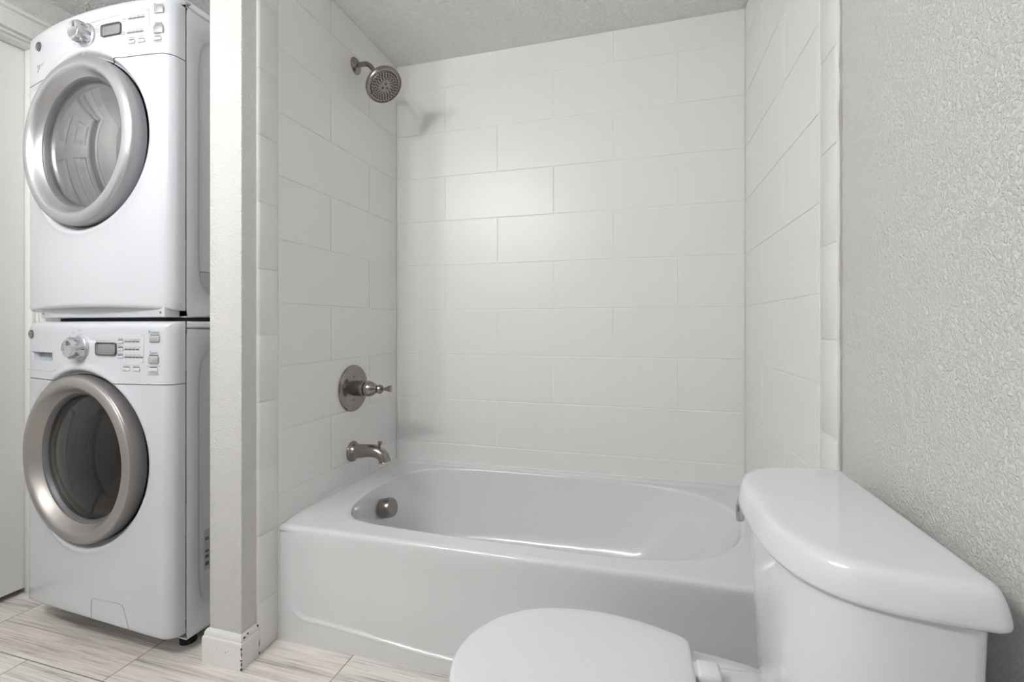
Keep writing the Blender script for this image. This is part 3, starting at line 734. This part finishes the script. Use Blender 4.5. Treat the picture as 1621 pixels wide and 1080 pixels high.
XC, YF, ROT = -.560, -.954, -.049
def washer():
    root = thing('washing_machine', 'white front-load washer with pewter ring door and smoked glass, below the dryer', 'washing machine', (XC, YF, 0), ROT)
    zc = .593
    pocket = (-.298, -.147, .894, .922)
    con = appliance(root, .069, 1.022, zc, .8325, .030, M['pewter'], M['pewter_dark'], M['glass_washer'], pocket=pocket, lowbow=.9, cab=(.045, 1.022))
    # handle pocket of the detergent drawer
    x0, x1, z0, z1 = pocket; bm = bmesh.new()
    q = lambda x, z, d: Vector((x, bow(x)+d, z))
    secs = [[q(x0, z0, -.001), q(x1, z0, -.001), q(x1, z1, -.001), q(x0, z1, -.001)], [q(x0+.004, z0+.002, .004), q(x1-.004, z0+.002, .004), q(x1-.003, z1-.002, .004), q(x0+.003, z1-.002, .004)],
            [q(x0+.010, z0+.006, .018), q(x1-.010, z0+.006, .018), q(x1-.006, z1-.003, .034), q(x0+.006, z1-.003, .034)]]
    add_loft(bm, secs, True, False, True); d = from_bm('drawer_pull', bm, M['white_plastic'], root, angle=25); d['label'] = 'recessed pull of the detergent drawer'
    groove(root, 'drawer_seam', [(-.340, .860), (-.25, .860), (-.160, .860), (-.145, .8612), (-.116, .8705)], .0009)
    groove(root, 'console_outline', [(.256, .8975), (.0, .8985)]+arc(.006, .9395, .0415, 265, 92)+[(.01, .981), (.259, .9805), (.256, .8975)], .0008)
    dial(root, .006, .9395, .034)
    f = key(root, 'display', .1185, .938, .082, .039, M['lcd_frame'], .0014); key(f, 'screen', .1185, .938, .0775, .0345, M['lcd'], .0020)
    for nm, z in (('soil_button', .9595), ('spin_button', .937), ('temp_button', .9145)): key(root, nm, .174, z, .022, .0075, M['white_plastic'], .003)
    for x in (.197, .2325): key(root, 'option_button', x, .8775, .025, .0095, M['white_plastic'], .0035)
    key(root, 'power_button', .2955, .9695, .033, .020, M['button'], .005); key(root, 'start_button', .292, .907, .034, .024, M['button'], .005); key(root, 'lock_button', .291, .877, .028, .011, M['white_plastic'], .0035)
    badge(root, -.298, .980)
    words(root, [('Power', .293, .9885, .014), ('Start', .291, .9275, .014), ('Soil', .174, .9685, .0105), ('Spin', .174, .946, .0105), ('Temp', .172, .9235, .0105)])
    mk = Marks()
    for z in (.961, .9375, .914):
        n = 5 if z < .92 else 4
        for i in range(n): mk.items.append((.196+i*.0134, z, .0125, .0046))
    for x, z, w in ((.174, .964, .020), (.174, .9415, .020), (.172, .919, .020), (.197, .8838, .023), (.2325, .8838, .023), (.2955, .9808, .030), (.292, .9203, .031), (.291, .8840, .025)): mk.items.append((x, z, w, .0034))
    mk.build('indicator_mark', root, M['ink'])
    bm = bmesh.new()
    for a, w in ((94, .018), (122, .018), (143, .016), (163, .015), (182, .014), (203, .022), (222, .021), (240, .025), (258, .027)):
        t = math.radians(a); cx, cz = .006+math.cos(t)*.060-(w*.25 if 120 < a < 250 else 0), .9395+math.sin(t)*.055
        for q in range(3): add_bar(bm, cx-w/3+q*w/3, cz, w/3*.8, .0036)
        add_bar(bm, .006+math.cos(t)*.0455, .9395+math.sin(t)*.0455, .0025, .0025)
    for z in (.961, .9375, .914):
        for i, w in enumerate((.010, .009, .013, .010)): add_bar(bm, .196+i*.0152, z+.0068, w, .003)
    for x, z, w in ((.197, .8885, .026), (.2325, .8885, .024), (.291, .8882, .048), (.291, .8665, .034), (.290, .8625, .038), (.112, .9625, .036), (.064, .9685, .014), (.081, .963, .011), (.081, .959, .011), (-.185, .971, .045)):
        for q in range(4): add_bar(bm, x-w*.375+q*w/4, z, w/4*.82, .0026)
    from_bm('fine_print', drape(bm, .0008), M['ink_light'], root, smooth=False)['kind'] = 'stuff'
    # pump access door at the foot of the front
    lo = lambda p: p
    gb = bmesh.new(); pts = [(.055, .104), (.054, .140), (.055, .158)]+arc(.065, .158, .010, 180, 90, 6)+[(.12, .1695), (.165, .1685)]+arc(.166, .145, .0235, 80, 10, 8)+[(.197, .125), (.205, .098)]
    add_tube(gb, [(x, bow(x)*lerp(.9, 1., smooth(.080, .7825, z))-.0002, z) for x, z in pts], .0011, 6); from_bm('access_door', gb, M['ink_light'], root, angle=80)
    bm = bmesh.new(); y = .13
    lathe_feet = []
    for sx in (-1, 1):
        for y in (.135, .66):
            lathe('foot', [(.024, .0), (.024, .014), (.012, .018), (.012, .062)], (sx*.285, y, 0), (0, 0, 1), M['dark'], root, 20, 30)
    # service sticker on the side
    st = box('service_sticker', (HW-.0078, HW-.0066, .148, .235, .225, .355), M['white_plastic'], root, .0004, 1)
    for z, h in ((.325, .010), (.285, .008), (.268, .010), (.245, .012)): box('sticker_print', (HW-.0068, HW-.0062, .152, .164, z-h/2, z+h/2), M['ink'], st, 0)
def dryer():
    root = thing('tumble_dryer', 'white dryer with pale silver ring door, stacked on top of the washer', 'clothes dryer', (XC, YF, 1.0225), ROT)
    Z = 1.0225
    con = appliance(root, 1.054-Z, 2.004-Z, 1.5825-Z, 1.8175-Z, .012, M['silver'], M['silver_dark'], M['glass_dryer'], toprad=.038, cab=(1.034-Z, 2.009-Z))
    y0 = SEAMY
    bar = box('toe_panel', (-.265, .325, .034, .080, 1.034-Z, 1.078-Z), M['white'], root, .003)
    for x in (-.25, .308): lathe('panel_screw', [(.004, 0), (.004, .001), (0, .0012)], (x, .0342, 1.048-Z), (0, -1, 0), M['ink'], bar, 10)
    for sx in (-1, 1):
        for y in (.14, .66): lathe('foot', [(.022, -.0005), (.022, .014)], (sx*.28, y, 0), (0, 0, 1), M['dark'], root, 16, 30)
    box('gap_shade', (-.28, HW-.008, .095, .74, .0002, .0110), M['dark'], root, .001, 1)  # black slab standing in for the shade between the two machines
    dial(root, .034, 1.9075-Z, .034)
    f = key(root, 'display', .139, 1.907-Z, .078, .036, M['lcd_frame'], .0014); key(f, 'screen', .139, 1.907-Z, .0735, .0315, M['lcd'], .0020)
    key(root, 'power_button', .310, 1.946-Z, .030, .020, M['button'], .005); key(root, 'start_button', .308, 1.888-Z, .032, .023, M['button'], .005)
    for x, z in ((.216, 1.865), (.250, 1.865), (.305, 1.866)): key(root, 'option_button', x, z-.005-Z, .024, .009, M['white_plastic'], .0035)
    groove(root, 'console_outline', [(.055, 1.944-Z), (.15, 1.9475-Z), (.276, 1.952-Z), (.276, 1.90-Z)], .0009)
    groove(root, 'console_crease', [(-.335, 1.796-Z), (-.25, 1.803-Z), (-.20, 1.818-Z)], .0007)
    badge(root, -.237, 1.935-Z)
    words(root, [('Power', .309, 1.9625-Z, .013), ('Start', .307, 1.9065-Z, .013), ('Lock', .305, 1.876-Z, .008)])
    mk = Marks()
    for x, z in ((.211, 1.931), (.206, 1.889)):
        for i in range(4): mk.items.append((x+i*.0145, z-Z, .0138, .0046))
    for x, z in ((.216, 1.866), (.250, 1.866), (.305, 1.868)): mk.items.append((x, z-Z, .020, .0050))
    for x, z, w in ((.310, 1.9565, .028), (.308, 1.900, .030)): mk.items.append((x, z-Z, w, .004))
    mk.build('indicator_mark', root, M['ink'])
    bm = bmesh.new()
    for a, w in ((95, .016), (196, .015), (212, .021), (228, .023), (243, .025), (257, .017)):
        t = math.radians(a); cx, cz = .034+math.cos(t)*.058-(w*.25 if 120 < a < 250 else 0), 1.9075+math.sin(t)*.054-Z
        for q in range(3): add_bar(bm, cx-w/3+q*w/3, cz, w/3*.8, .0034)
    for x, z in ((.187, 1.933), (.184, 1.893)): add_bar(bm, x, z-Z, .015, .004); add_bar(bm, x, z-.007-Z, .015, .0025)
    for x, z in ((.211, 1.938), (.206, 1.896)):
        for i, w in enumerate((.009, .007, .010, .013)): add_bar(bm, x+i*.0145, z-Z, w, .003)
    for x, z, w in ((.216, 1.8735, .021), (.250, 1.875, .021), (.305, 1.856, .028), (.304, 1.852, .032), (.083, 1.929, .015), (.083, 1.918, .015), (.083, 1.910, .013), (.083, 1.896, .015), (.130, 1.9305, .034)):
        for q in range(3): add_bar(bm, x-w/3+q*w/3, z-Z, w/3*.85, .0026)
    from_bm('fine_print', drape(bm, .0008), M['ink_light'], root, smooth=False)['kind'] = 'stuff'
    bm = bmesh.new(); bx = -.241
    add_tube(bm, [(bx+math.cos(t)*.005, bow(bx)-.001, 1.868-Z+math.sin(t)*.0065) for t in (2.2+4.6*i/12 for i in range(13))], .0010, 6)
    add_tube(bm, [(bx-.003, bow(bx)-.001, 1.858-Z), (bx-.006, bow(bx)-.001, 1.850-Z)], .0010, 6)
    b2 = bmesh.new()
    for i in range(6): add_bar(b2, bx+.012+i*.0042, 1.872+i*.0004-Z, .003, .004)
    drape(b2, .0008); merge(bm, b2)
    from_bm('feature_mark', bm, M['ink_light'], root, angle=60)
    # knock-out vent plate on the right side
    vy, vz = .150, 1.125-Z
    v = lathe('vent_plate', [(.054, -.003), (.054, .0012), (.052, .0014), (0, .0014)], (HW-.0075, vy, vz), (1, 0, 0), M['white'], root, 48, 30)
    bm = bmesh.new(); add_tube(bm, [(HW-.0060, vy+math.cos(t)*.0555, vz+math.sin(t)*.0555) for t in (2*PI*i/48 for i in range(49))], .0009, 6)
    from_bm('vent_outline', bm, M['ink'], v, angle=80)
washer(); dryer()

# ------------------------------------------------------------------ vanity light behind the camera (the room's lamp)
def vanity_light():
    root = thing('vanity_light', 'three-globe brushed nickel vanity light on the wall behind the camera', 'wall lamp', (-.12, ROOM_B, 2.0))
    bm = bmesh.new(); add_box(bm, -.39, .39, .0005, .025, -.04, .04, .006); from_bm('backplate', bm, M['nickel'], root)
    for x in (-.27, 0, .27):
        s = tube('lamp_arm', catmull([(x, .02, 0), (x, .07, .0), (x, .105, .012), (x, .11, .035)], 6), .008, M['nickel'], root)
        lathe('lamp_globe', [(.018, -.005), (.028, .004), (.038, .020), (.042, .04), (.038, .062), (.036, .074), (.035, .077), (.033, .074)], (x, .11, .035), (0, 0, 1), M['globe'], s, 28, 80, cap1=False)
        lathe('uplight_disc', [(.001, 0), (.032, 0)], (x, .11, .035+.066), (0, 0, 1), M['up_disc'], s, 28, 80, cap0=False, cap1=False)['label'] = 'glowing disc added in the globe top to light the ceiling'  # upward disc added to throw more light on the ceiling
vanity_light()
